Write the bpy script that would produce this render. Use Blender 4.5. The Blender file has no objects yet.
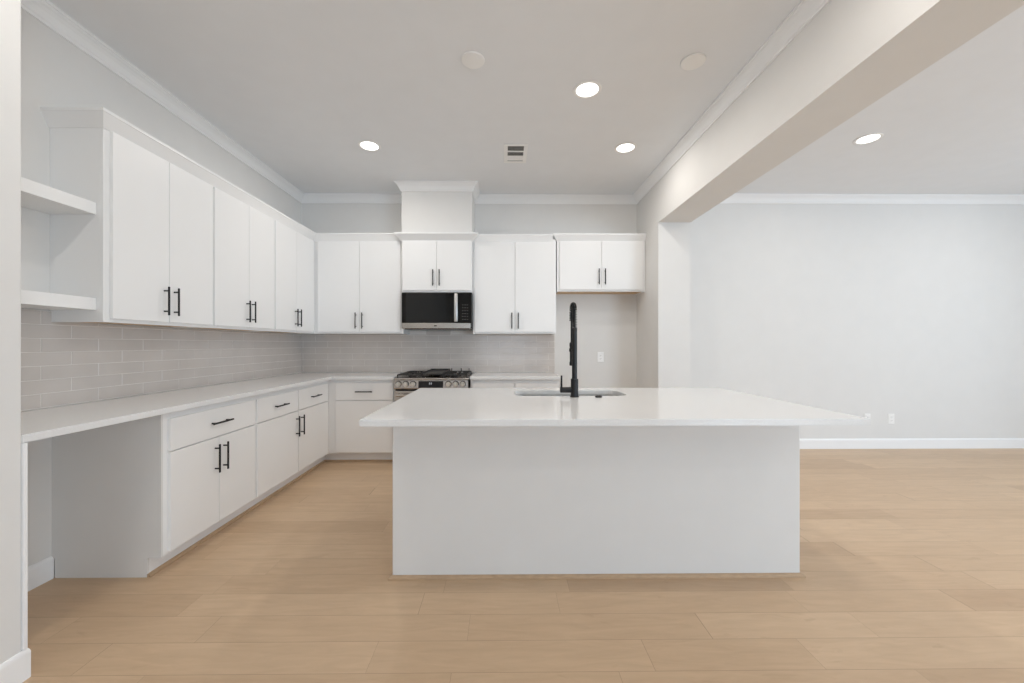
import bpy, bmesh, math, random
from mathutils import Matrix, Vector
random.seed(7)
PI = math.pi
SC = bpy.context.scene
COL = SC.collection

# ------------------------------------------------------------------ camera
cam_d = bpy.data.cameras.new('camera')
cam = bpy.data.objects.new('camera', cam_d); COL.objects.link(cam)
cam.location = (0, 0, 1.2524)
cam.rotation_euler = (PI/2, 0, -0.0099)
cam_d.sensor_width = 36.0
cam_d.lens = 396.74/1024*36.0
cam_d.shift_x = 4.35/1024
cam_d.shift_y = 2.7/1024
cam_d.clip_start = 0.05
SC.camera = cam
# ------------------------------------------------------------------ view, world, daylight
SC.view_settings.view_transform = 'Standard'
SC.view_settings.look = 'None'
SC.view_settings.gamma = 1.0
SC.view_settings.use_curve_mapping = False
SC.view_settings.exposure = -0.60
SC.cycles.max_bounces = 14
SC.cycles.diffuse_bounces = 10
SC.cycles.use_denoising = True
world = bpy.data.worlds.new('world'); SC.world = world
world.use_nodes = True
world.node_tree.nodes['Background'].inputs[0].default_value = (0.75, 0.86, 1.0, 1)
world.node_tree.nodes['Background'].inputs[1].default_value = 1.2

def area_light(name, loc, rot, sx, sy, power, color, shape='RECTANGLE', spread=PI):
    l = bpy.data.lights.new(name, 'AREA'); l.shape = shape
    l.size = sx
    if shape == 'RECTANGLE': l.size_y = sy
    l.energy = power; l.color = color; l.spread = spread
    o = bpy.data.objects.new(name, l); COL.objects.link(o)
    o.location = loc; o.rotation_euler = rot
    return o
DAY = (0.722, 0.912, 1.10)
# daylight through the glazing of the rear wall and of the living room side wall
area_light('daylight_rear', (0.2, -4.27, 1.45), (PI/2, 0, 0), 2.2, 1.9, 32, DAY)
area_light('daylight_patio', (4.9, -4.27, 1.2), (PI/2, 0, 0), 2.6, 2.2, 275, DAY)
area_light('daylight_side', (7.07, 1.6, 1.45), (PI/2, 0, PI/2), 2.4, 1.9, 70, DAY)

# ------------------------------------------------------------------ key dimensions
XL, YB, XR, HC = -2.421, 4.765, 1.602, 3.0310       # kitchen left wall, back wall, right wall, ceiling
XR2, YJ, ZB, YF = 1.934, 4.096, 2.5145, 4.72       # other face of right wall, jamb, header underside, living wall
XS, YS = -1.789, 1.49                            # foreground wall face and its end
REAR, XE = -4.2, 7.0
ZU, ZT = 1.371, 2.440                            # wall cabinets: underside, top
ZC, TC = 0.914, 0.030                            # worktop height and thickness

# ------------------------------------------------------------------ materials
def nmat(name, color, rough=0.5, metal=0.0, spec=0.5, var=0.0, vscale=6.0, bump=0.0, bscale=80.0, coat=0.0, stretch=None):
    m = bpy.data.materials.new(name); m.use_nodes = True
    nt = m.node_tree; b = nt.nodes['Principled BSDF']
    b.inputs['Roughness'].default_value = rough
    b.inputs['Metallic'].default_value = metal
    b.inputs['Specular IOR Level'].default_value = spec
    b.inputs['Coat Weight'].default_value = coat
    b.inputs['Coat Roughness'].default_value = 0.05
    tc = nt.nodes.new('ShaderNodeTexCoord')
    vec = tc.outputs['Object']
    if stretch:
        mp = nt.nodes.new('ShaderNodeMapping'); mp.inputs['Scale'].default_value = stretch
        nt.links.new(vec, mp.inputs['Vector']); vec = mp.outputs['Vector']
    n = nt.nodes.new('ShaderNodeTexNoise'); n.inputs['Scale'].default_value = vscale; n.inputs['Detail'].default_value = 4
    nt.links.new(vec, n.inputs['Vector'])
    r = nt.nodes.new('ShaderNodeValToRGB')
    lo = tuple(max(0, c*(1-var)) for c in color); hi = tuple(min(1, c*(1+var)) for c in color)
    r.color_ramp.elements[0].color = (*lo, 1); r.color_ramp.elements[1].color = (*hi, 1)
    r.color_ramp.elements[0].position = 0.3; r.color_ramp.elements[1].position = 0.7
    nt.links.new(n.outputs['Fac'], r.inputs['Fac']); nt.links.new(r.outputs['Color'], b.inputs['Base Color'])
    if bump > 0:
        n2 = nt.nodes.new('ShaderNodeTexNoise'); n2.inputs['Scale'].default_value = bscale; n2.inputs['Detail'].default_value = 2
        nt.links.new(vec, n2.inputs['Vector'])
        bp = nt.nodes.new('ShaderNodeBump'); bp.inputs['Strength'].default_value = bump; bp.inputs['Distance'].default_value = 0.002
        nt.links.new(n2.outputs['Fac'], bp.inputs['Height']); nt.links.new(bp.outputs['Normal'], b.inputs['Normal'])
    return m

M = {}
M['wall'] = nmat('wall_paint', (0.728, 0.722, 0.709), 0.75, spec=0.2, var=0.01, bump=0.12, bscale=140)
M['ceiling'] = nmat('ceiling_paint', (0.795, 0.815, 0.838), 0.85, spec=0.15, var=0.01, bump=0.15, bscale=110)
M['trim'] = nmat('trim_paint', (0.85, 0.856, 0.862), 0.4, spec=0.4, var=0.005)
M['cabinet'] = nmat('cabinet_paint', (0.835, 0.838, 0.838), 0.38, spec=0.4, var=0.006, vscale=3)
M['quartz'] = nmat('white_quartz', (0.745, 0.748, 0.748), 0.14, spec=0.5, var=0.025, vscale=160)
M['black'] = nmat('matte_black_metal', (0.012, 0.012, 0.013), 0.42, metal=0.3, var=0.1, vscale=20)
M['steel'] = nmat('brushed_steel', (0.50, 0.465, 0.43), 0.27, metal=1.0, var=0.06, vscale=60, stretch=(1, 30, 30))
M['sink_steel'] = nmat('satin_steel', (0.62, 0.62, 0.61), 0.33, metal=1.0, var=0.05, vscale=50)
M['knob_steel'] = nmat('polished_knob_steel', (0.74, 0.73, 0.71), 0.36, metal=0.9, var=0.03, vscale=40)
M['black_glass'] = nmat('black_glass', (0.005, 0.005, 0.005), 0.05, spec=0.4, var=0.05)
M['enamel'] = nmat('black_enamel', (0.020, 0.014, 0.010), 0.2, var=0.1)
M['iron'] = nmat('cast_iron', (0.03, 0.028, 0.026), 0.55, var=0.2, vscale=60, bump=0.3, bscale=300)
M['plastic'] = nmat('white_plastic', (0.86, 0.86, 0.85), 0.35, var=0.004)
M['socket'] = nmat('socket_slot', (0.05, 0.05, 0.05), 0.6, var=0.05)
M['maple'] = nmat('bare_maple', (0.60, 0.42, 0.25), 0.5, var=0.12, vscale=8, stretch=(1, 12, 12))
M['shoe'] = nmat('oak_shoe_moulding', (0.46, 0.32, 0.20), 0.45, var=0.10, vscale=8, stretch=(3, 3, 20))
M['tile'] = nmat('grey_gloss_tile', (0.60, 0.56, 0.53), 0.13, spec=0.5, var=0.04, vscale=5, bump=0.05, bscale=14)
M['grout'] = nmat('pale_grout', (0.755, 0.73, 0.70), 0.9, spec=0.1, var=0.02)
M['painted_shade'] = nmat('duct_shade', (0.10, 0.10, 0.10), 0.8, var=0.1)  # dark tone painted for the shade inside the register
M['louver'] = nmat('shaded_louver', (0.55, 0.55, 0.54), 0.5, var=0.02)  # white blades greyed: shade of the open banks put into the colour

def emat(name, color, strength):
    m = bpy.data.materials.new(name); m.use_nodes = True
    nt = m.node_tree; nt.nodes.clear()
    e = nt.nodes.new('ShaderNodeEmission'); e.inputs[0].default_value = (*color, 1); e.inputs[1].default_value = strength
    o = nt.nodes.new('ShaderNodeOutputMaterial'); nt.links.new(e.outputs[0], o.inputs[0])
    return m
M['lamp'] = emat('lit_lamp_lens', (1, 0.97, 0.92), 6)
M['digits'] = emat('lit_digits', (0.9, 0.95, 1), 0.5)

def floor_mat():
    m = bpy.data.materials.new('oak_plank_floor'); m.use_nodes = True
    nt = m.node_tree; N = nt.nodes; L = nt.links; b = N['Principled BSDF']
    RH, LEN, JW = 0.163, 0.95, 0.0011
    tc = N.new('ShaderNodeTexCoord'); sx = N.new('ShaderNodeSeparateXYZ'); L.new(tc.outputs['Object'], sx.inputs[0])
    def mth(op, a, b_=None, c=None):
        n = N.new('ShaderNodeMath'); n.operation = op
        for i_, v in enumerate((a, b_, c)):
            if v is None: continue
            if isinstance(v, (int, float)): n.inputs[i_].default_value = v
            else: L.new(v, n.inputs[i_])
        return n.outputs[0]
    v = mth('DIVIDE', mth('ADD', sx.outputs[1], 100*RH-2.003), RH); row = mth('FLOOR', v); fv = mth('FRACT', v)
    wn = N.new('ShaderNodeTexWhiteNoise'); wn.noise_dimensions = '1D'; L.new(row, wn.inputs['W'])
    u0 = mth('ADD', mth('DIVIDE', sx.outputs[0], LEN), mth('MULTIPLY', wn.outputs['Value'], 19.0))
    u = mth('ADD', u0, mth('MULTIPLY', mth('SINE', mth('MULTIPLY', u0, 3.883)), 0.17))     # uneven board lengths
    idx = mth('FLOOR', u); fu = mth('FRACT', u)
    cv = N.new('ShaderNodeCombineXYZ'); L.new(idx, cv.inputs[0]); L.new(row, cv.inputs[1])
    w2 = N.new('ShaderNodeTexWhiteNoise'); w2.noise_dimensions = '2D'; L.new(cv.outputs[0], w2.inputs['Vector'])
    dv = mth('MULTIPLY', mth('MINIMUM', fv, mth('SUBTRACT', 1.0, fv)), RH)
    du = mth('MULTIPLY', mth('MINIMUM', fu, mth('SUBTRACT', 1.0, fu)), LEN)
    joint = mth('LESS_THAN', mth('MINIMUM', dv, du), JW)
    ramp = N.new('ShaderNodeValToRGB'); cr = ramp.color_ramp
    cr.elements[0].position = 0.0; cr.elements[0].color = (0.510, 0.357, 0.230, 1)
    cr.elements[1].position = 1.0; cr.elements[1].color = (0.615, 0.450, 0.299, 1)
    e = cr.elements.new(0.12); e.color = (0.560, 0.400, 0.260, 1)
    e = cr.elements.new(0.6); e.color = (0.588, 0.426, 0.281, 1)
    L.new(w2.outputs['Value'], ramp.inputs['Fac'])
    sh = N.new('ShaderNodeVectorMath'); sh.operation = 'MULTIPLY_ADD'
    L.new(w2.outputs['Color'], sh.inputs[0]); sh.inputs[1].default_value = (17, 13, 5); L.new(tc.outputs['Object'], sh.inputs[2])
    gm = N.new('ShaderNodeMapping'); gm.inputs['Scale'].default_value = (1.3, 8, 1); L.new(sh.outputs[0], gm.inputs['Vector'])
    def noise(src, scale, det, rough, dist):
        g = N.new('ShaderNodeTexNoise'); g.inputs['Scale'].default_value = scale; g.inputs['Detail'].default_value = det
        g.inputs['Roughness'].default_value = rough; g.inputs['Distortion'].default_value = dist
        L.new(src, g.inputs['Vector']); return g.outputs['Fac']
    def toned(fac, p0, c0, p1, c1):
        q = N.new('ShaderNodeValToRGB'); q.color_ramp.elements[0].position = p0; q.color_ramp.elements[1].position = p1
        q.color_ramp.elements[0].color = (*c0, 1); q.color_ramp.elements[1].color = (*c1, 1); L.new(fac, q.inputs['Fac']); return q.outputs['Color']
    def mul(a, b_):
        x = N.new('ShaderNodeMix'); x.data_type = 'RGBA'; x.blend_type = 'MULTIPLY'; x.inputs[0].default_value = 1
        L.new(a, x.inputs[6]); L.new(b_, x.inputs[7]); return x.outputs[2]
    grain = toned(noise(gm.outputs['Vector'], 3.0, 6, 0.6, 0.8), 0.3, (0.90, 0.885, 0.865), 0.72, (1.04, 1.04, 1.04))
    km = N.new('ShaderNodeMapping'); km.inputs['Scale'].default_value = (1.6, 4.5, 1); L.new(sh.outputs[0], km.inputs['Vector'])
    knots = toned(noise(km.outputs['Vector'], 2.2, 3, 0.55, 1.6), 0.20, (0.86, 0.835, 0.81), 0.36, (1, 1, 1))
    col = mul(mul(ramp.outputs['Color'], grain), knots)
    mj = N.new('ShaderNodeMix'); mj.data_type = 'RGBA'; mj.inputs[7].default_value = (0.39, 0.27, 0.175, 1)
    L.new(joint, mj.inputs[0]); L.new(col, mj.inputs[6])
    L.new(mj.outputs[2], b.inputs['Base Color'])
    b.inputs['Roughness'].default_value = 0.38; b.inputs['Specular IOR Level'].default_value = 0.4
    bp = N.new('ShaderNodeBump'); bp.inputs['Strength'].default_value = 0.2; bp.inputs['Distance'].default_value = 0.001; bp.invert = True
    L.new(joint, bp.inputs['Height']); L.new(bp.outputs['Normal'], b.inputs['Normal'])
    return m
M['floor'] = floor_mat()

# ------------------------------------------------------------------ mesh helpers
class MB:
    def __init__(s): s.bm = bmesh.new(); s.mi = 0
    def _merge(s, t):
        me = bpy.data.meshes.new('tmp')
        for f in t.faces: f.material_index = s.mi
        t.to_mesh(me); t.free(); s.bm.from_mesh(me); bpy.data.meshes.remove(me)
    def box(s, x0, x1, y0, y1, z0, z1, bev=0.0, seg=2):
        t = bmesh.new(); bmesh.ops.create_cube(t, size=1)
        for v in t.verts:
            v.co = Vector(((x0+x1)/2 + v.co.x*(x1-x0), (y0+y1)/2 + v.co.y*(y1-y0), (z0+z1)/2 + v.co.z*(z1-z0)))
        if bev > 0:
            bmesh.ops.bevel(t, geom=t.edges[:], offset=bev, segments=seg, affect='EDGES', profile=0.5)
        s._merge(t); return s
    def cyl(s, p0, p1, r0, r1=None, n=24, bev=0.0):
        r1 = r0 if r1 is None else r1
        p0, p1 = Vector(p0), Vector(p1); d = p1-p0
        t = bmesh.new()
        bmesh.ops.create_cone(t, cap_ends=True, cap_tris=False, segments=n, radius1=r0, radius2=r1, depth=d.length)
        if bev > 0:
            ed = [e for e in t.edges if any(len(f.verts) > 4 for f in e.link_faces)]
            bmesh.ops.bevel(t, geom=ed, offset=bev, segments=2, affect='EDGES')
        q = Vector((0, 0, 1)).rotation_difference(d.normalized())
        bmesh.ops.transform(t, matrix=Matrix.Translation((p0+p1)/2) @ q.to_matrix().to_4x4(), verts=t.verts)
        s._merge(t); return s
    def tube(s, pts, r, n=10, closed=False):
        pts = [Vector(p) for p in pts]; t = bmesh.new(); rings = []
        up = None; N = len(pts)
        for i, p in enumerate(pts):
            if closed: d = pts[(i+1) % N]-pts[i-1]
            else: d = pts[min(i+1, N-1)]-pts[max(i-1, 0)]
            d.normalize()
            if up is None:
                up = d.orthogonal().normalized()
            up = (up - d*up.dot(d)).normalized(); sd = d.cross(up)
            rr = r[i] if isinstance(r, (list, tuple)) else r
            rings.append([t.verts.new(p + up*math.cos(2*PI*k/n)*rr + sd*math.sin(2*PI*k/n)*rr) for k in range(n)])
        for i in range(N if closed else N-1):
            a, b = rings[i], rings[(i+1) % N]
            for k in range(n): t.faces.new((a[k], a[(k+1) % n], b[(k+1) % n], b[k]))
        if not closed:
            t.faces.new(rings[0][::-1]); t.faces.new(rings[-1])
        s._merge(t); return s
    def lathe(s, prof, c=(0, 0, 0), n=32):
        t = bmesh.new(); rings = []
        for (r, z) in prof:
            rings.append([t.verts.new((c[0]+r*math.cos(2*PI*k/n), c[1]+r*math.sin(2*PI*k/n), c[2]+z)) for k in range(n)])
        for a, b in zip(rings, rings[1:]):
            for k in range(n): t.faces.new((a[k], a[(k+1) % n], b[(k+1) % n], b[k]))
        t.faces.new(rings[0][::-1]); t.faces.new(rings[-1])
        s._merge(t); return s
    def prism(s, poly, z0, z1, bev=0.0):          # polygon in x, y
        t = bmesh.new()
        a = [t.verts.new((x, y, z0)) for x, y in poly]; b = [t.verts.new((x, y, z1)) for x, y in poly]
        t.faces.new(a[::-1]); t.faces.new(b); n = len(poly)
        for k in range(n): t.faces.new((a[k], a[(k+1) % n], b[(k+1) % n], b[k]))
        bmesh.ops.recalc_face_normals(t, faces=t.faces)
        if bev > 0: bmesh.ops.bevel(t, geom=t.edges[:], offset=bev, segments=2, affect='EDGES')
        s._merge(t); return s
    def prof_x(s, prof, x0, x1, bev=0.0):          # profile in y, z extruded along x
        t = bmesh.new()
        a = [t.verts.new((x0, y, z)) for y, z in prof]; b = [t.verts.new((x1, y, z)) for y, z in prof]
        t.faces.new(a); t.faces.new(b[::-1]); n = len(prof)
        for k in range(n): t.faces.new((a[k], b[k], b[(k+1) % n], a[(k+1) % n]))
        bmesh.ops.recalc_face_normals(t, faces=t.faces)
        if bev > 0: bmesh.ops.bevel(t, geom=t.edges[:], offset=bev, segments=2, affect='EDGES')
        s._merge(t); return s
    def sweep(s, path, prof, z):                   # mitred moulding; profile (out, up), out = right of travel
        P = [Vector(p).to_2d() for p in path]; t = bmesh.new(); rings = []
        nr = []
        for a, b in zip(P, P[1:]):
            d = (b-a).normalized(); nr.append(Vector((d.y, -d.x)))
        for i, p in enumerate(P):
            if i == 0: m = nr[0]
            elif i == len(P)-1: m = nr[-1]
            else:
                m = nr[i-1]+nr[i]; m = m/(m.dot(nr[i]))
            rings.append([t.verts.new((p.x+m.x*o, p.y+m.y*o, z+u)) for o, u in prof])
        n = len(prof)
        for a, b in zip(rings, rings[1:]):
            for k in range(n): t.faces.new((a[k], a[(k+1) % n], b[(k+1) % n], b[k]))
        t.faces.new(rings[0]); t.faces.new(rings[-1][::-1])
        bmesh.ops.recalc_face_normals(t, faces=t.faces)
        s._merge(t); return s
    def build(s, name, mat, parent=None, loc=None, smooth=False, rel=False):
        """loc: origin of the mesh (vertices are given in the same frame as loc)"""
        me = bpy.data.meshes.new(name)
        if loc: bmesh.ops.translate(s.bm, vec=-Vector(loc), verts=s.bm.verts)
        bmesh.ops.recalc_face_normals(s.bm, faces=s.bm.faces)
        if smooth:
            for f in s.bm.faces: f.smooth = True
            for e in s.bm.edges:
                if len(e.link_faces) == 2 and e.calc_face_angle(0) > 0.6: e.smooth = False
        s.bm.to_mesh(me); s.bm.free()
        for m in (mat if isinstance(mat, (list, tuple)) else [mat]): me.materials.append(m)
        o = bpy.data.objects.new(name, me); COL.objects.link(o)
        if loc: o.location = loc
        if parent: o.parent = parent
        return o

def tag(o, label=None, cat=None, group=None, kind=None):
    if label: o['label'] = label
    if cat: o['category'] = cat
    if group: o['group'] = group
    if kind: o['kind'] = kind
    return o
def thing(name, label, cat, loc=(0, 0, 0), rz=0.0, group=None):
    o = bpy.data.objects.new(name, None); COL.objects.link(o)
    o.empty_display_size = 0.1
    o.location = loc; o.rotation_euler = (0, 0, rz)
    return tag(o, label, cat, group)
def struct(name, mb, mat, label=None, **k):
    return tag(mb.build(name, mat, **k), label=label, kind='structure')
def copy_tree(o, parent=None):
    c = o.copy(); COL.objects.link(c)
    if parent: c.parent = parent
    for ch in [x for x in bpy.data.objects if x.parent == o]: copy_tree(ch, c)
    return c

# ------------------------------------------------------------------ room shell
struct('floor', MB().box(-2.6, XE+0.2, REAR-0.2, YB+0.2, -0.12, 0), M['floor'], 'light oak plank floor')
struct('ceiling', MB().box(-2.6, XE+0.2, REAR-0.2, YB+0.2, HC, HC+0.12), M['ceiling'], 'plain pale ceiling')
struct('wall_left', MB().box(XL-0.15, XL, YS, YB, 0, HC), M['wall'], 'kitchen wall behind the left cabinets')
struct('wall_foreground', MB().box(XS-0.7, XS, REAR, YS, 0, HC, 0.004), M['wall'], 'near wall end at the left edge of the view')
struct('wall_back', MB().box(XL-0.15, XR, YB, YB+0.15, 0, HC), M['wall'], 'kitchen back wall')
w = MB()
w.box(XR, XR2, YJ, YB+0.15, 0, HC)
w.box(XR, XR2, REAR, YJ, ZB, HC)
bmesh.ops.remove_doubles(w.bm, verts=w.bm.verts, dist=1e-5)
struct('wall_right', w, M['wall'], 'wall end and deep header beam between kitchen and living room')
struct('wall_living', MB().box(XR2, XE+0.15, YF, YF+0.25, 0, HC), M['wall'], 'far wall of the living room')
def wall_holes(x0, x1, holes, put):                # one wall in strips around its openings
    w = MB(); xs = x0
    for (a, b, z0, z1) in holes:
        put(w, xs, a, 0, HC); put(w, a, b, 0, z0) if z0 > 0.01 else None; put(w, a, b, z1, HC); xs = b
    put(w, xs, x1, 0, HC); return w
rear_holes = [(-0.9, 1.3, 0.5, 2.4), (3.6, 6.2, 0.0, 2.3)]
struct('wall_rear', wall_holes(XS, XE, rear_holes, lambda w, a, b, z0, z1: w.box(a, b, REAR-0.15, REAR, z0, z1)), M['wall'])
side_holes = [(0.4, 2.8, 0.5, 2.4)]
struct('wall_side', wall_holes(REAR, YF, side_holes, lambda w, a, b, z0, z1: w.box(XE, XE+0.15, a, b, z0, z1)), M['wall'])
def frame(name, a, b, z0, z1, put, nv):
    f = MB(); t = 0.05
    put(f, a, a+t, z0, z1); put(f, b-t, b, z0, z1); put(f, a, b, z0, z0+t); put(f, a, b, z1-t, z1)
    for k in range(1, nv): c = a+(b-a)*k/nv; put(f, c-0.03, c+0.03, z0, z1)
    struct(name, f, M['trim'])
frame('window_1', *rear_holes[0], lambda w, a, b, z0, z1: w.box(a, b, REAR-0.08, REAR-0.03, z0, z1), 2)
frame('window_2', *rear_holes[1], lambda w, a, b, z0, z1: w.box(a, b, REAR-0.08, REAR-0.03, z0, z1), 2)
frame('window_3', *side_holes[0], lambda w, a, b, z0, z1: w.box(XE+0.03, XE+0.08, a, b, z0, z1), 2)

CROWN = [(0, -0.094), (0.010, -0.094), (0.012, -0.088), (0.012, -0.079), (0.017, -0.074), (0.022, -0.062), (0.032, -0.044), (0.045, -0.029),
         (0.054, -0.023), (0.058, -0.016), (0.065, -0.014), (0.065, 0), (0, 0)]
BASE = [(0, 0), (0.014, 0), (0.014, 0.102), (0.011, 0.110), (0.005, 0.118), (0, 0.120)]
SHOE = [(0, 0), (0.018, 0), (0.017, 0.008), (0.012, 0.014), (0.004, 0.0175), (0, 0.018)]
struct('trim_1', MB().sweep([(XL, YS), (XL, YB), (XR, YB), (XR, REAR)], CROWN, HC), M['trim'], 'white crown moulding round the kitchen ceiling')
struct('trim_2', MB().sweep([(XR2, REAR), (XR2, YF), (XE, YF)], CROWN, HC), M['trim'], 'white crown moulding on the living room wall')
struct('baseboard_foreground', MB().sweep([(XS, REAR), (XS, YS+0.015), (XS-0.25, YS+0.015)], [(o*0.55, u*0.955) for o, u in BASE], 0), M['trim'], 'white baseboard on the near wall end')
struct('baseboard_left', MB().sweep([(XL, YS+0.02), (XL, 2.147)], BASE, 0), M['trim'], 'white baseboard inside the desk knee space')
struct('baseboard_right', MB().sweep([(0.60, YB), (XR, YB), (XR, YJ), (XR2, YJ), (XR2, YF), (XE, YF)], BASE, 0), M['trim'], 'white baseboard of the living room and fridge alcove')

# ------------------------------------------------------------------ tiled backsplashes
def tiles(bm_, along0, along1, z0, z1f, put, pitch=0.293, row=0.0725, phase=0.0, g=0.0038):
    """z1f(a0, a1) gives the top of the tile field over a span"""
    k = 0; z = z0
    while z < 1.43:
        off = phase + (pitch/2 if k % 2 else 0)
        a = along0 + (off % pitch) - pitch
        while a < along1:
            a0, a1 = max(a, along0), min(a+pitch, along1)
            if a1-a0 > 0.012:
                top = min(z+row, z1f(a0, a1))
                if top-z > 0.012:
                    put(a0+g/2, a1-g/2, z+g/2, top-g/2)
            a += pitch
        z += row; k += 1
bs = MB(); bs.mi = 1
ZS = ZC+0.0015
bs.box(XL+0.001, XL+0.0080, YS+0.001, 2.139, ZS, 1.430); bs.box(XL+0.001, XL+0.0080, 2.139, YB-0.001, ZS, ZU-0.002)
bs.mi = 0
PH0 = 2.0665 % 0.293
def left_tile(a, b, c, d): bs.box(XL+0.003, XL+0.0092, a, b, c, d, 0.0008, 1)
tiles(bs, YS+0.001, YB-0.0093, 0.921, lambda a, b: 1.430 if a < 2.1 else ZU-0.002, left_tile, phase=PH0)
tag(bs.build('tile_backsplash', [M['tile'], M['grout']], loc=(XL, YS, ZC)), 'long grey glossy subway tile backsplash above the left worktop', 'backsplash')
bb = MB(); bb.mi = 1
XT = 0.612
bb.box(XL+0.0094, XT, YB-0.0080, YB-0.001, ZS, ZU-0.002); bb.box(-1.125, -0.352, YB-0.0080, YB-0.001, ZU-0.002, 1.415)
bb.mi = 0
tiles(bb, XL+0.0094, XT, 0.921, lambda a, b: ZU-0.002 if (a < -1.126 or b > -0.351) else 1.415,
      lambda a, b, c, d: bb.box(a, b, YB-0.0092, YB-0.003, c, d, 0.0008, 1), phase=(-1.74 % 0.293))
tag(bb.build('tile_backsplash', [M['tile'], M['grout']], loc=(XL, YB, ZC)), 'grey subway tile backsplash on the back wall behind the range', 'backsplash')

# ------------------------------------------------------------------ cabinets (local: x along the wall, front towards -y)
HL, HCC = 0.178, 0.128
def handle(parent, x, y, z, vertical=True):
    m = MB(); d = -0.030
    if vertical:
        m.cyl((x, y+d, z-HL/2), (x, y+d, z+HL/2), 0.0058, n=14, bev=0.001)
        for s in (-1, 1): m.cyl((x, y, z+s*HCC/2), (x, y+d, z+s*HCC/2), 0.0048, n=12)
    else:
        m.cyl((x-HL/2, y+d, z), (x+HL/2, y+d, z), 0.0058, n=14, bev=0.001)
        for s in (-1, 1): m.cyl((x+s*HCC/2, y, z), (x+s*HCC/2, y+d, z), 0.0048, n=12)
    o = m.build('handle', M['black'], parent, loc=(x, y, z), smooth=True)
    o['label'] = 'matte black bar pull'
    return o
DT = 0.019
def door(t, x0, x1, z0, z1, d, hx=None, hz=None, name='door'):
    o = MB().box(x0, x1, -d-DT, -d-0.0002, z0, z1, 0.0018).build(name, M['cabinet'], t, loc=(x0, -d, z0))
    if hx is not None:
        # the handle sits on the door: coordinates relative to the door
        h = handle(o, hx-x0, -DT, hz-z0, vertical=(name == 'door'))
    return o
def CC(p, h=0.080): return [(0, 0), (0.005, 0), (0.008, 0.006), (p-0.004, h-0.019), (p, h-0.016), (p, h), (0, h)]   # cabinet crown
def upper(label, loc, rz, w, d, z0, ztop, doors, hz, group='white wall cabinets', crown=None, cp=0.04):
    """doors: list of (x0, x1, hx); z relative to loc"""
    t = thing('wall_cabinet', label, 'cabinet', loc, rz, group)
    H = ztop-z0
    b = MB()
    b.box(0, w, -d+0.018, -0.001, 0.02, H)
    f = 0.060
    b.box(0, f, -d, -d+0.018, 0, H, 0.001, 1); b.box(w-f, w, -d, -d+0.018, 0, H, 0.001, 1)
    b.box(f, w-f, -d, -d+0.018, 0, 0.040, 0.001, 1); b.box(f, w-f, -d, -d+0.018, H-0.07, H, 0.001, 1)
    b.box(0, 0.014, -d+0.018, -0.001, 0, 0.02); b.box(w-0.014, w, -d+0.018, -0.001, 0, 0.02)
    b.build('body', M['cabinet'], t)
    u = MB().box(0.0145, w-0.0145, -d+0.0185, -0.002, 0.006, 0.0195).build('underside', M['maple'], t, loc=(0.0145, -d, 0.006))
    u['label'] = 'bare wood cabinet underside'
    dz0, dz1 = 0.020, ztop-z0-0.035
    for (x0, x1, hx) in doors: door(t, x0, x1, dz0, dz1, d, hx, hz-z0)
    if crown:
        pts = crown(w, d)
        MB().sweep(pts, CC(cp), H-0.033).build('crown', M['cabinet'], t)
    return t
DU = 0.283
HZ = 1.522
left = PI/2
Y0, Y1, Y2, Y3 = 2.140, 2.923, 3.700, YB-DU
upper('tall white wall cabinet nearest the open shelves on the left wall', (XL, Y0, ZU), left, Y1-Y0, DU, ZU, ZT,
      [(2.172-Y0, 2.5345-Y0, 2.498-Y0), (2.5375-Y0, 2.913-Y0, 2.573-Y0)], HZ)
upper('middle of the three tall white wall cabinets on the left wall', (XL, Y1, ZU), left, Y2-Y1, DU, ZU, ZT,
      [(2.933-Y1, 3.3235-Y1, 3.291-Y1), (3.3265-Y1, 3.691-Y1, 3.361-Y1)], HZ)
upper('white wall cabinet on the left wall next to the corner', (XL, Y2, ZU), left, Y3-Y2, DU, ZU, ZT,
      [(3.709-Y2, 4.0835-Y2, 4.050-Y2), (4.0865-Y2, 4.459-Y2, 4.120-Y2)], HZ)
XA = XL+DU
upper('tall white wall cabinet between the corner and the microwave', (XA, YB, ZU), 0, -1.129-XA, DU, ZU, ZT,
      [(-2.086-XA, -1.6195-XA, -1.655-XA), (-1.6165-XA, -1.155-XA, -1.581-XA)], HZ-0.006)
XB = -0.348
upper('tall white wall cabinet right of the microwave', (XB, YB, ZU), 0, 0.591-XB, DU, ZU, ZT,
      [(-0.330-XB, 0.1255-XB, 0.091-XB), (0.1285-XB, 0.572-XB, 0.163-XB)], HZ-0.006)
dm = 0.361
XM = -1.127
upper('short white wall cabinet above the microwave', (XM, YB, 1.827), 0, -0.350-XM, dm, 1.827, 2.428,
      [(-1.115-XM, -0.7445-XM, -0.778-XM), (-0.7415-XM, -0.362-XM, -0.708-XM)], 1.985, crown=lambda w, d: [(0, -DU-0.041), (0, -d), (w, -d), (w, -DU-0.041)], cp=0.07)
XF = 0.601
upper('short wide white wall cabinet over the empty fridge space', (XF, YB, 1.848), 0, 1.600-XF, DU+0.006, 1.848, 2.447,
      [(0.630-XF, 1.1025-XF, 1.069-XF), (1.1055-XF, 1.574-XF, 1.139-XF)], 2.012, crown=lambda w, d: [(0, -0.002), (0, -d), (w, -d)], cp=0.046)
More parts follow.
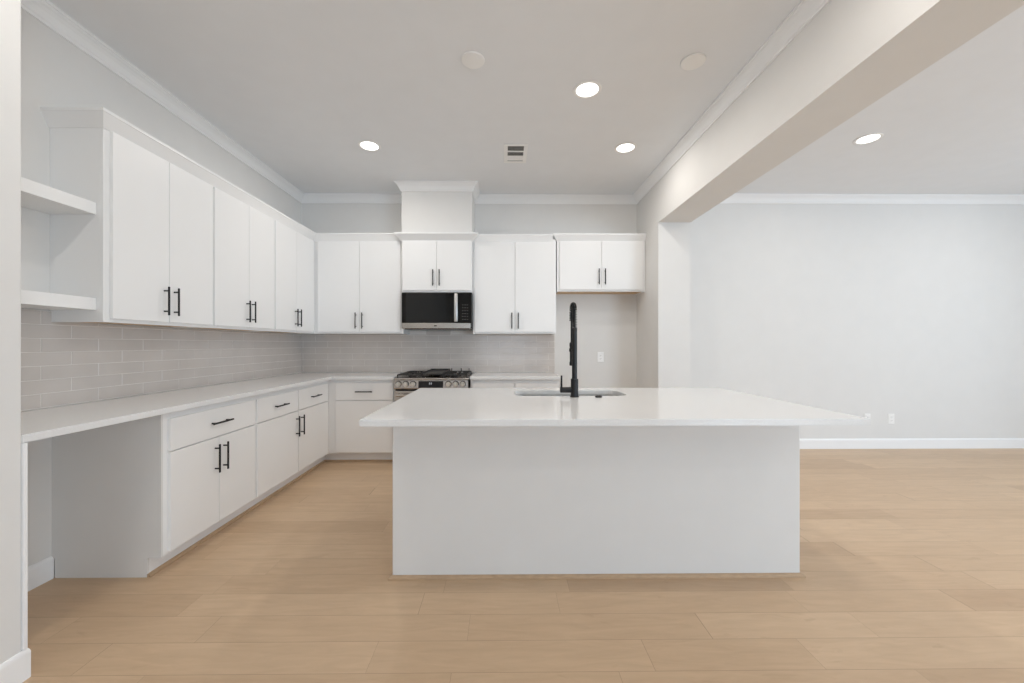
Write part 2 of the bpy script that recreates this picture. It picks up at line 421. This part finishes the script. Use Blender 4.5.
# mitred crown on the L-shaped run of wall cabinets, and on the cabinet right of the microwave
cr = MB().sweep([(XL, Y0), (XL+DU, Y0), (XL+DU, YB-DU), (-1.130, YB-DU)], CC(0.044, 0.086), ZT-0.033)
tag(cr.build('cabinet_crown', M['cabinet'], loc=(XL, Y0, ZT-0.033)), 'white flared crown moulding along the top of the left corner cabinets', 'moulding')
cr = MB().sweep([(-0.347, YB-DU), (0.555, YB-DU)], CC(0.034), ZT-0.033)
tag(cr.build('cabinet_crown', M['cabinet'], loc=(-0.3, YB-DU, ZT-0.033)), 'short white crown moulding on the cabinet right of the microwave', 'moulding')

# boxed chase over the microwave cabinet
t = thing('vent_chase', 'painted boxed chase rising from the microwave cabinet to the ceiling', 'chase', (-0.7370, YB, 2.429))
MB().box(-0.390, 0.390, -0.380, -0.001, 0.0, HC-2.429-0.001, 0.002).build('box', M['wall'], t)
struct('trim_3', MB().sweep([(-1.127, YB-0.066), (-1.127, YB-0.380), (-0.347, YB-0.380), (-0.347, YB-0.066)], CROWN, HC), M['trim'], 'white crown moulding wrapped round the boxed chase')

# floating shelves
for z0, lab in ((1.944, 'upper thick white floating shelf at the left beside the tall cabinet'),
                (1.435, 'lower thick white floating shelf just above the tile backsplash')):
    tag(MB().box(XL+0.001, -2.174, YS+0.001, Y0-0.001, z0, z0+0.063, 0.0015).build('floating_shelf', M['cabinet'], loc=(XL, YS, z0)),
        lab, 'shelf', 'floating shelves')

# ------------------------------------------------------------------ base cabinets
DB, TOE, TZ = 0.581, 0.506, 0.105
def base(label, loc, rz, w, drawers, doors, side_left=False, stile=(0.045, 0.045), shoe=None, corner=None):
    t = thing('base_cabinet', label, 'cabinet', loc, rz, 'white base cabinets')
    d, H = DB, ZC-TC-0.001
    b = MB()
    b.box(0, w, -d+0.018, -0.001, TZ, H)
    b.box(0 if corner is None else corner, w, -TOE, -TOE+0.015, 0, TZ)
    if corner is not None: b.box(corner-0.015, corner, -DB+0.0005, -TOE+0.015, 0, TZ)
    b.box(0, stile[0], -d, -d+0.018, TZ, H, 0.001, 1); b.box(w-stile[1], w, -d, -d+0.018, TZ, H, 0.001, 1)
    b.box(stile[0], w-stile[1], -d, -d+0.018, TZ, TZ+0.04, 0.001, 1); b.box(stile[0], w-stile[1], -d, -d+0.018, H-0.055, H, 0.001, 1)
    b.box(stile[0], w-stile[1], -d, -d+0.018, 0.640, 0.68)
    b.build('body', M['cabinet'], t)
    if side_left:
        s = MB().prism([(-0.012, -TOE-0.001), (-0.0005, -TOE-0.001), (-0.0005, -0.016), (-0.012, -0.016)], 0, TZ)
        s.prism([(-0.012, -d), (-0.0005, -d), (-0.0005, -0.001), (-0.012, -0.001)], TZ, H)
        s.build('end_panel', M['wall'], t)
    sh = MB().sweep([(0 if not side_left else -0.012, -TOE), (w, -TOE)] if shoe is None else shoe, SHOE, 0).build('shoe_moulding', M['shoe'], t)
    sh['label'] = 'oak shoe moulding'
    for (x0, x1) in drawers: door(t, x0, x1, 0.668, 0.845, d, (x0+x1)/2, 0.757, name='drawer')
    for (x0, x1, hx) in doors: door(t, x0, x1, 0.120, 0.660, d, hx, 0.532)
    return t
B0, B1, B2 = 2.161, 2.941, YB-DB
base('white base cabinet with one wide drawer beside the desk knee space', (XL, B0, 0), left, B1-B0,
     [(2.188-B0, 2.930-B0)], [(2.188-B0, 2.5575-B0, 2.522-B0), (2.5605-B0, 2.930-B0, 2.597-B0)], side_left=True)
base('white base cabinet with two drawers next to the inner corner', (XL, B1, 0), left, B2-B1,
     [(2.952-B1, 3.536-B1), (3.546-B1, 4.130-B1)], [(2.952-B1, 3.536-B1, 3.500-B1), (3.546-B1, 4.130-B1, 3.582-B1)],
     stile=(0.045, B2-4.12))
XC = XL+DB
base('white base cabinet with single drawer left of the range', (XC, YB, 0), 0, -1.141-XC,
     [(-1.757-XC, -1.157-XC)], [(-1.757-XC, -1.157-XC, -1.193-XC)], stile=(0.10, 0.018), shoe=[(XL+TOE-XC, -DB+0.0005), (XL+TOE-XC, -TOE), (-1.141-XC, -TOE)], corner=XL+TOE-XC)
base('white base cabinet right of the range, mostly behind the island', (-0.350, YB, 0), 0, 0.583+0.350,
     [(0.02, 0.4615), (0.4705, 0.915)], [(0.02, 0.4615, 0.425), (0.4705, 0.915, 0.508)])
# worktops
xf, yf = -1.7885, YB-0.634
ct = MB().prism([(XL+0.010, YS+0.001), (xf, YS+0.001), (xf, yf), (-1.140, yf), (-1.140, YB-0.010), (XL+0.010, YB-0.010)], ZC-TC, ZC, 0.0025)
tag(ct.build('worktop', M['quartz'], loc=(XL, YS, ZC-TC)), 'L-shaped white quartz worktop running along the left wall into the corner', 'worktop')
ct = MB().box(-0.352, 0.598, yf, YB-0.010, ZC-TC, ZC, 0.0025)
tag(ct.build('worktop', M['quartz'], loc=(-0.352, yf, ZC-TC)), 'short white quartz worktop right of the range', 'worktop')
tag(MB().box(XL+0.015, XS+0.007, YS+0.0005, YS+0.014, 0.1155, ZC-TC-0.001, 0.002).build('support_panel', M['trim'], loc=(XL, YS, 0.1155)),
    'slim pale upright panel holding up the left end of the desk worktop', 'panel')

# ------------------------------------------------------------------ island
IX0, IX1, IY0, IY1 = -0.596, 1.602, 2.128, 3.035
t = thing('kitchen_island', 'large pale kitchen island base with plain front under the white worktop', 'island', ((IX0+IX1)/2, IY0, 0))
cx = (IX0+IX1)/2; hw = (IX1-IX0)/2; di = IY1-IY0
b = MB()
th = 0.012
b.box(-hw, hw, 0, th*2, 0, ZC-TC-0.001, 0.006)
b.box(-hw, -hw+th*2, 0.006, di-0.02, 0, ZC-TC-0.001, 0.004); b.box(hw-th*2, hw, 0.006, di-0.02, 0, ZC-TC-0.001, 0.004)
b.build('panelled_body', M['wall'], t)
k = MB(); k.box(-hw+0.024, hw-0.024, di-0.04, di-0.02, TZ, ZC-TC-0.001); k.box(-hw+0.024, hw-0.024, di-0.11, di-0.09, 0, TZ)
k.build('cabinet_front', M['cabinet'], t)
sh = MB().sweep([(-hw, di-0.03), (-hw, 0), (hw, 0), (hw, di-0.03)], SHOE, 0).build('shoe_moulding', M['shoe'], t)
sh['label'] = 'oak shoe moulding'
for i in range(4):
    wx = (2*hw-0.06)/4; x0 = -hw+0.03+i*wx
    o = MB().box(x0+0.004, x0+wx-0.004, di-0.0195, di-0.001, 0.12, 0.842, 0.0018).build('door', M['cabinet'], t, loc=(x0, di, 0.12))
    h = MB(); hx = wx-0.04 if i % 2 == 0 else 0.04
    h.cyl((hx, 0.030, 0.55), (hx, 0.030, 0.55+HL), 0.0058, n=14)
    for z in (0.575, 0.703): h.cyl((hx, -0.001, z), (hx, 0.030, z), 0.0048, n=12)
    h.build('handle', M['black'], o, smooth=True)

# worktop with sink cut-out
SX0, SX1, SY0, SY1, SR = 0.076, 0.822, 2.597, 2.905, 0.07
def rrect(x0, x1, y0, y1, r, n=8):
    P = []
    for (cx_, cy_, a0) in ((x1-r, y1-r, 0), (x0+r, y1-r, PI/2), (x0+r, y0+r, PI), (x1-r, y0+r, 1.5*PI)):
        for k in range(n+1):
            a = a0+PI/2*k/n; P.append((cx_+r*math.cos(a), cy_+r*math.sin(a)))
    return P
def slab_with_hole(x0, x1, y0, y1, z0, z1, hole, bev):
    m = MB(); bm = m.bm
    outer = [(x1, y1), (x0, y1), (x0, y0), (x1, y0)]
    n = len(hole)//4
    def layer(z):
        return [bm.verts.new((x, y, z)) for x, y in outer], [bm.verts.new((x, y, z)) for x, y in hole]
    (oa, ha), (ob, hb) = layer(z0), layer(z1)
    for o_, h_, fl in ((oa, ha, True), (ob, hb, False)):
        for q in range(4):
            arc = h_[q*n:(q+1)*n]
            for a, b2 in zip(arc, arc[1:]):
                f = (o_[q], b2, a); bm.faces.new(f if fl else f[::-1])
            f = (o_[q], o_[(q+1) % 4], h_[((q+1)*n) % len(h_)], arc[-1]); bm.faces.new(f if fl else f[::-1])
    for ring_a, ring_b in ((oa, ob), (ha, hb)):
        L_ = len(ring_a)
        for k_ in range(L_): bm.faces.new((ring_a[k_], ring_a[(k_+1) % L_], ring_b[(k_+1) % L_], ring_b[k_]))
    bmesh.ops.recalc_face_normals(bm, faces=bm.faces)
    ed = [e for e in bm.edges if len(e.link_faces) == 2 and e.calc_face_angle(0) > 1.2]
    bmesh.ops.bevel(bm, geom=ed, offset=bev, segments=2, affect='EDGES')
    return m
hole = rrect(SX0, SX1, SY0, SY1, SR)
top = slab_with_hole(-0.646, 1.664, 1.778, 3.072, ZC-TC, ZC, hole, 0.0025)
tag(top.build('island_worktop', M['quartz'], loc=(0.5, 2.4, ZC-TC)), 'wide white quartz island worktop with a sink cut-out', 'worktop')

# sink basin: stainless bowl hung under the cut-out
def ring(bm, P, z): return [bm.verts.new((x, y, z)) for x, y in P]
m = MB(); bm = m.bm
zt = ZC-TC-0.0008
e = 0.004
rs = [ring(bm, rrect(SX0-0.018, SX1+0.018, SY0-0.018, SY1+0.018, SR+0.018), zt),
      ring(bm, rrect(SX0-e, SX1+e, SY0-e, SY1+e, SR+e), zt),
      ring(bm, rrect(SX0-e+0.004, SX1+e-0.004, SY0-e+0.004, SY1+e-0.004, SR), zt-0.17),
      ring(bm, rrect(SX0+0.02, SX1-0.02, SY0+0.02, SY1-0.02, SR-0.02), zt-0.195),
      ring(bm, rrect(SX0+0.30, SX1-0.30, SY0+0.14, SY1-0.14, 0.03), zt-0.20)]
for a, b2 in zip(rs, rs[1:]):
    for k_ in range(len(a)): bm.faces.new((a[k_], a[(k_+1) % len(a)], b2[(k_+1) % len(a)], b2[k_]))
bm.faces.new(rs[-1])
t = thing('kitchen_sink', 'stainless steel undermount sink set into the island worktop', 'sink', ((SX0+SX1)/2, (SY0+SY1)/2, zt-0.205))
o = m.build('basin', M['sink_steel'], t, loc=((SX0+SX1)/2, (SY0+SY1)/2, zt-0.205), smooth=True); o.location = (0, 0, 0)
sol = o.modifiers.new('thickness', 'SOLIDIFY'); sol.thickness = 0.0015; sol.offset = 0
d = MB().lathe([(0.0, 0.0055), (0.030, 0.0055), (0.040, 0.008), (0.045, 0.0065), (0.045, 0.0058)], n=24)
d.build('drain', M['sink_steel'], t, smooth=True)

# faucet
FX, FY = 0.455, 2.546
t = thing('kitchen_faucet', 'tall matte black spring pull-down faucet standing behind the island sink', 'faucet', (FX, FY, ZC))
MB().lathe([(0.026, 0), (0.028, 0.001), (0.028, 0.006), (0.024, 0.008), (0.024, 0.112), (0.0225, 0.116), (0.0, 0.116)]).build('base', M['black'], t, smooth=True)
MB().lathe([(0.0, 0.1165), (0.0165, 0.1165), (0.0165, 0.425), (0.0175, 0.426), (0.0175, 0.440), (0.0150, 0.444), (0.0, 0.444)]).build('column', M['black'], t, smooth=True)
# arch path: up from the column and over towards the sink
R = 0.052; arch = [(0, 0, 0.445), (0, 0, 0.48)]
zc_ = 0.545
for k_ in range(0, 25):
    a = PI - PI*k_/24
    arch.append((0, R + R*math.cos(a), zc_ + R*math.sin(a)))
arch += [(0, 2*R, 0.49), (0, 2*R+0.003, 0.42), (0, 2*R+0.003, 0.34)]
MB().tube(arch, 0.0075, 10).build('hose', M['black'], t, smooth=True)
# spring wound on the path
def resample(P, n):
    P = [Vector(p) for p in P]; L_ = [0]
    for a, b2 in zip(P, P[1:]): L_.append(L_[-1]+(b2-a).length)
    out = []
    for i in range(n):
        s = L_[-1]*i/(n-1); j = 0
        while j < len(P)-2 and L_[j+1] < s: j += 1
        u = (s-L_[j])/max(1e-9, L_[j+1]-L_[j]); out.append(P[j].lerp(P[j+1], u))
    return out, L_[-1]
core, Ls = resample(arch[:-2], 520)
turns = Ls/0.0105; pts = []
for i, p in enumerate(core):
    dv = (core[min(i+1, 519)]-core[max(i-1, 0)]).normalized(); sx = Vector((1, 0, 0)); sy = dv.cross(sx).normalized()
    a = 2*PI*turns*i/519
    pts.append(p + (sx*math.cos(a)+sy*math.sin(a))*0.0145)
MB().tube(pts, 0.0026, 6).build('spring', M['black'], t, smooth=True)
MB().lathe([(0.0, 0.195), (0.013, 0.195), (0.0150, 0.199), (0.0150, 0.216), (0.0125, 0.224), (0.0125, 0.318), (0.0145, 0.324), (0.0145, 0.345), (0.009, 0.352), (0.0, 0.352)],
           c=(0, 2*R+0.003, 0)).build('spray_head', M['black'], t, smooth=True)
a_ = MB(); a_.tube([(0, 0.012, 0.300), (0, 2*R-0.011, 0.300)], 0.006, 10)
a_.lathe([(0.0132, 0.288), (0.0170, 0.288), (0.0170, 0.311), (0.0132, 0.311)], c=(0, 2*R+0.003, 0), n=24)
a_.build('holder_arm', M['black'], t, smooth=True)
l_ = MB(); l_.cyl((-0.022, 0, 0.045), (-0.092, 0, 0.045), 0.0185, n=24, bev=0.002)
l_.build('lever_hub', M['black'], t, smooth=True)
MB().cyl((-0.084, 0, 0.060), (-0.084, -0.004, 0.138), 0.0062, n=14, bev=0.0015).build('lever', M['black'], t, smooth=True)
tag(MB().lathe([(0.021, 0), (0.022, 0.002), (0.022, 0.007), (0.019, 0.010), (0.012, 0.010), (0.011, 0.0125), (0.0, 0.0125)]).build('air_switch', M['black'], smooth=True),
    'small round black button on the island worktop right of the faucet', 'button').location = (0.605, 2.525, ZC)

# ------------------------------------------------------------------ microwave
MX0, MX1, MZ0, MZ1 = -1.125, -0.351, 1.418, 1.825
w_ = MX1-MX0; h_ = MZ1-MZ0
t = thing('microwave', 'black glass and stainless over-the-range microwave under the short cabinet', 'microwave', (MX0, YB-0.011, MZ0))
MD = 0.351                                          # depth of case; door in front
MB().box(0.002, w_-0.002, -MD+0.03, -0.001, 0.012, h_-0.003, 0.002).build('case', M['enamel'], t)
b = MB(); b.prof_x([(-MD+0.045, 0.0115), (-MD-0.004, 0.0115), (-MD+0.01, 0.0), (-0.03, 0.0), (-0.03, 0.0115)], 0.03, w_-0.03)
b.build('vent_grille', M['enamel'], t)
xd = w_*0.815
dr = MB().box(0.0, xd-0.001, -MD-0.018, -MD+0.029, 0.070, h_-0.004, 0.003).build('door', M['black_glass'], t)
wn = MB().box(0.075, xd-0.105, -MD-0.0192, -MD-0.0182, 0.095, h_-0.035, 0.0004, 1).build('window', M['black_glass'], dr)
hb = MB(); xh = xd-0.030
hb.box(xh-0.019, xh+0.019, -MD-0.062, -MD-0.046, 0.082, h_-0.016, 0.006)
for z in (0.105, h_-0.04): hb.box(xh-0.010, xh+0.010, -MD-0.048, -MD-0.017, z-0.012, z+0.012, 0.003)
o = hb.build('handle', M['sink_steel'], dr, smooth=True); o['label'] = 'vertical stainless handle'
cp = MB().box(xd+0.001, w_, -MD-0.018, -MD+0.029, 0.070, h_-0.004, 0.003).build('control_panel', M['black_glass'], t)
m_key = nmat('keypad_grey', (0.07, 0.07, 0.07), 0.4)
for r_ in range(6):
    for c_ in range(3):
        MB().box(xd+0.034+c_*0.026, xd+0.050+c_*0.026, -MD-0.0187, -MD-0.0182, 0.105+r_*0.032, 0.112+r_*0.032).build('key', m_key, cp)
st = MB().box(0.0, w_-0.016, -MD-0.020, -MD+0.029, 0.008, 0.069, 0.003).build('steel_strip', M['steel'], t)
MB().box(w_*0.46, w_*0.50, -MD-0.0207, -MD-0.0202, 0.033, 0.043).build('emblem', M['enamel'], st)

# ------------------------------------------------------------------ range
RX0, RX1 = -1.137, -0.357
w_ = RX1-RX0
t = thing('gas_range', 'stainless steel slide-in gas range with black grates and six knobs', 'range', (RX0, YB-0.012, 0))
RD = 0.595
MB().box(0.003, w_-0.010, -RD, -0.001, 0.06, 0.8835, 0.002).build('body', M['enamel'], t)
for x in (0.05, w_-0.05):
    for y in (-0.06, -RD+0.06): MB().cyl((x, y, 0), (x, y, 0.06), 0.016, n=14).build('foot', M['enamel'], t)
MB().box(0.0, w_-0.002, -RD-0.052, -0.002, 0.8845, 0.9025, 0.004).build('cooktop', M['steel'], t)
pn = MB().prof_x([(-RD-0.001, 0.79), (-RD-0.045, 0.79), (-RD-0.052, 0.80), (-RD-0.040, 0.8785), (-RD-0.034, 0.8835), (-RD-0.001, 0.8835)], 0.0, w_-0.012, 0.002)
pn = pn.build('control_panel', M['steel'], t)
ys = lambda z: -RD-0.052+(z-0.80)*0.129
dd = MB().prof_x([(ys(0.802)+0.001, 0.802), (ys(0.802)-0.002, 0.802), (ys(0.8705)-0.002, 0.8705), (ys(0.8705)+0.001, 0.8705)], 0.255, 0.510)
dd = dd.build('display', M['black_glass'], pn)
dg = MB()
for k_ in (0, 1):
    x = 0.366+k_*0.017
    dg.prof_x([(ys(0.83)-0.0030, 0.836), (ys(0.83)-0.0036, 0.836), (ys(0.85)-0.0036, 0.856), (ys(0.85)-0.0030, 0.856)], x, x+0.010)
dg.build('lit_clock', M['digits'], pn)
for xk in (0.050, 0.125, 0.200, 0.565, 0.640, 0.713):
    kz = 0.842; y0 = ys(kz)
    MB().cyl((xk, y0+0.001, kz), (xk, y0-0.0055, kz-0.001), 0.031, n=28).build('knob_shadow', M['enamel'], t, smooth=True)  # dark disc added as the shadow behind the knob
    kb = MB().cyl((xk, y0-0.006, kz-0.001), (xk, y0-0.034, kz-0.004), 0.026, 0.023, n=28, bev=0.003)
    kb.box(xk-0.004, xk+0.004, y0-0.040, y0-0.030, kz-0.022, kz+0.020, 0.002)
    kb.build('knob', M['knob_steel'], t, smooth=True)
od = MB().box(0.004, w_-0.014, -RD-0.040, -RD-0.001, 0.235, 0.768, 0.005).build('oven_door', M['steel'], t)
MB().box(0.07, w_-0.08, -RD-0.0415, -RD-0.0402, 0.33, 0.660, 0.0005, 1).build('window', M['black_glass'], od)
hh = MB().cyl((0.035, -RD-0.088, 0.727), (w_-0.045, -RD-0.088, 0.727), 0.0135, n=18, bev=0.002)
for x in (0.07, w_-0.08): hh.box(x-0.012, x+0.012, -RD-0.086, -RD-0.039, 0.716, 0.738, 0.003)
hh.build('handle', M['steel'], od, smooth=True)
MB().box(0.004, w_-0.014, -RD-0.038, -RD-0.001, 0.065, 0.228, 0.005).build('storage_drawer', M['steel'], t)
MB().box(0.020, w_-0.022, -RD-0.015, -0.030, 0.9027, 0.905, 0.001, 1).build('burner_tray', M['enamel'], t)
burn = [(0.155, -0.17), (0.155, -0.47), (w_/2, -0.32), (w_-0.165, -0.17), (w_-0.165, -0.47)]
for bx, by in burn:
    MB().lathe([(0.045, 0.9052), (0.045, 0.9115), (0.036, 0.9135), (0.036, 0.9185), (0.030, 0.9215), (0.0, 0.9215)], c=(bx, by, 0)).build('burner', M['iron'], t, smooth=True)
def grate(x0, x1, tips=False):
    g = MB(); y0, y1 = -RD-0.005, -0.040; z0, z1 = 0.9255, 0.9375; q = 0.006
    for x in (x0+q, x1-q): g.box(x-q, x+q, y0, y1, z0, z1, 0.002)
    for y in (y0+q, (y0+y1)/2, y1-q): g.box(x0, x1, y-q, y+q, z0, z1, 0.002)
    xm = (x0+x1)/2
    for yc_ in ((y0*0.75+y1*0.25), (y0*0.25+y1*0.75)):
        g.box(x0, xm-0.035, yc_-0.005, yc_+0.005, z0, z1+0.003, 0.002); g.box(xm+0.035, x1, yc_-0.005, yc_+0.005, z0, z1+0.003, 0.002)
        g.box(xm-0.005, xm+0.005, yc_-0.135, yc_-0.035, z0, z1+0.003, 0.002); g.box(xm-0.005, xm+0.005, yc_+0.035, yc_+0.135, z0, z1+0.003, 0.002)
    for x in (x0+q, x1-q):
        for y in (y0+q, y1-q): g.box(x-q, x+q, y-q, y+q, 0.9051, z0+0.002)
    if tips:
        for x in (x0+0.012, xm, x1-0.03): g.box(x-0.005, x+0.005, y1-0.016, y1, z1-0.002, z1+0.030, 0.002)
    g.build('grate', M['iron'], t)
grate(0.022, 0.268); grate(0.510, w_-0.024, True)
gd = MB(); gd.box(0.272, 0.506, -RD+0.02, -0.045, 0.9295, 0.9435, 0.004)
gd.box(0.272, 0.506, -0.057, -0.045, 0.9405, 0.9635, 0.003); gd.box(0.272, 0.282, -RD+0.02, -0.045, 0.9405, 0.9575, 0.003); gd.box(0.496, 0.506, -RD+0.02, -0.045, 0.9405, 0.9575, 0.003)
for x in (0.285, 0.493):
    for y in (-RD+0.04, -0.065): gd.box(x-0.008, x+0.008, y-0.008, y+0.008, 0.9051, 0.9315)
gd.build('griddle', M['iron'], t)

# ------------------------------------------------------------------ ceiling fittings
def downlight(x, y, label, power=13, r=0.097):
    t = thing('recessed_downlight', label, 'light', (x, y, HC), 0, 'recessed ceiling lights')
    MB().lathe([(r*0.88, -0.001), (r*1.0, -0.001), (r*1.02, -0.003), (r*0.99, -0.006), (r*0.91, -0.0075), (r*0.88, -0.006)], n=40).build('trim_ring', M['plastic'], t, smooth=True)
    MB().lathe([(0.0, -0.0015), (r*0.875, -0.0015), (r*0.875, -0.0045), (r*0.78, -0.0062), (0.0, -0.0065)], n=40).build('lens', M['lamp'], t, smooth=True)
    lt = area_light('lamp_light', (0, 0, -0.012), (0, 0, 0), r*1.5, 0, power, (1.0, 0.948, 0.882), 'DISK'); lt.parent = t
    return t
downlight(0.583, 2.762, 'lit recessed downlight over the island, between the two blank covers', 16)
downlight(-1.201, 3.562, 'lit recessed downlight nearest the left wall cabinets')
downlight(1.100, 3.575, 'lit recessed downlight in front of the fridge space cabinet', 8.5)
downlight(3.150, 3.398, 'lit recessed downlight in the living room ceiling beyond the beam')
# further fittings of the same rows above and behind the viewer
for x, y in ((-1.201, 1.20), (1.10, 1.20), (-1.0, -0.7), (1.1, -0.7), (3.15, 0.9), (5.3, 3.398), (5.3, 0.9), (3.15, -1.6), (5.3, -1.6)):
    downlight(x, y, 'lit recessed downlight outside the view', 12 if y > 0 else 6)['group'] = 'recessed lights outside the view'
for x, lab in ((-0.192, 'round blank white ceiling cover left of the island downlight'), (1.189, 'round blank white ceiling cover near the beam')):
    o = MB().lathe([(0.0, -0.012), (0.066, -0.012), (0.071, -0.0105), (0.073, -0.007), (0.073, -0.001), (0.0, -0.001)], n=40).build('ceiling_cover', M['plastic'], smooth=True)
    o.location = (x, 2.479, HC); tag(o, lab, 'cover', 'blank ceiling covers')
t = thing('ceiling_vent', 'square white ceiling air register in front of the microwave', 'vent', (0.109, 3.697, HC))
b = MB(); a = 0.107; c = 0.180
b.box(-a, a, -c, -c+0.034, -0.008, -0.001, 0.002); b.box(-a, a, c-0.034, c, -0.008, -0.001, 0.002)
b.box(-a, -a+0.034, -c+0.034, c-0.034, -0.008, -0.001, 0.002); b.box(a-0.034, a, -c+0.034, c-0.034, -0.008, -0.001, 0.002)
for yb_ in (-0.047, 0.044): b.box(-a+0.034, a-0.034, yb_-0.008, yb_+0.008, -0.0075, -0.001, 0.001)
b.build('frame', M['plastic'], t)
MB().box(-a+0.03, a-0.03, -c+0.03, c-0.03, -0.0016, -0.0010).build('duct_shade_plate', M['painted_shade'], t)  # flat dark plate painted as the shade behind the louvers
for bank, (ya, yb_) in enumerate(((-0.130, -0.057), (-0.037, 0.034), (0.054, 0.130))):
    shut = bank == 2
    n_ = 5; hw_ = (yb_-ya)/n_*(0.55 if shut else 0.36)
    for k_ in range(n_):
        y = ya+(yb_-ya)*(k_+0.5)/n_
        z0_, z1_ = (-0.0062, -0.0050) if shut else (-0.0072, -0.0034)
        lv = MB().prof_x([(y-hw_, z0_), (y-hw_+0.0006, z0_-0.0008), (y+hw_, z1_-0.0008), (y+hw_-0.0006, z1_)], -a+0.034, a-0.034)
        lv.build('louver', M['plastic'] if shut else M['louver'], t)  # open banks take the shade-grey copy of the white

# ------------------------------------------------------------------ wall outlets
def outlet(loc, label, cat='outlet', blank=False):
    t = thing('wall_outlet', label, cat, loc, 0, 'wall outlets')
    MB().box(-0.037, 0.037, -0.006, -0.0005, -0.060, 0.060, 0.0025).build('cover_plate', M['plastic'], t)
    for s in (-1, 1):
        if blank and s == 1: continue
        z = s*0.0195 if not blank else 0
        r_ = MB().box(-0.0165, 0.0165, -0.0085, -0.0058, z-(0.0155 if not blank else 0.033), z+(0.0155 if not blank else 0.033), 0.003).build('receptacle', M['plastic'], t)
        sl = MB()
        for zz in ((z,) if not blank else (-0.016, 0.016)):
            sl.box(-0.0075, -0.0055, -0.0090, -0.0084, zz-0.002, zz+0.006); sl.box(0.0055, 0.0075, -0.0090, -0.0084, zz-0.002, zz+0.006)
            sl.cyl((0, -0.0090, zz-0.007), (0, -0.0084, zz-0.007), 0.0022, n=10)
        sl.build('slots', M['socket'], r_)
    return t
outlet((1.165, YB, 1.098), 'white outlet plate on the wall of the empty fridge space')
outlet((4.652, YF, 0.357), 'white outlet on the living room wall, wholly visible right of the island')
outlet((4.363, YF, 0.357), 'white outlet on the living room wall half hidden by the island worktop corner')
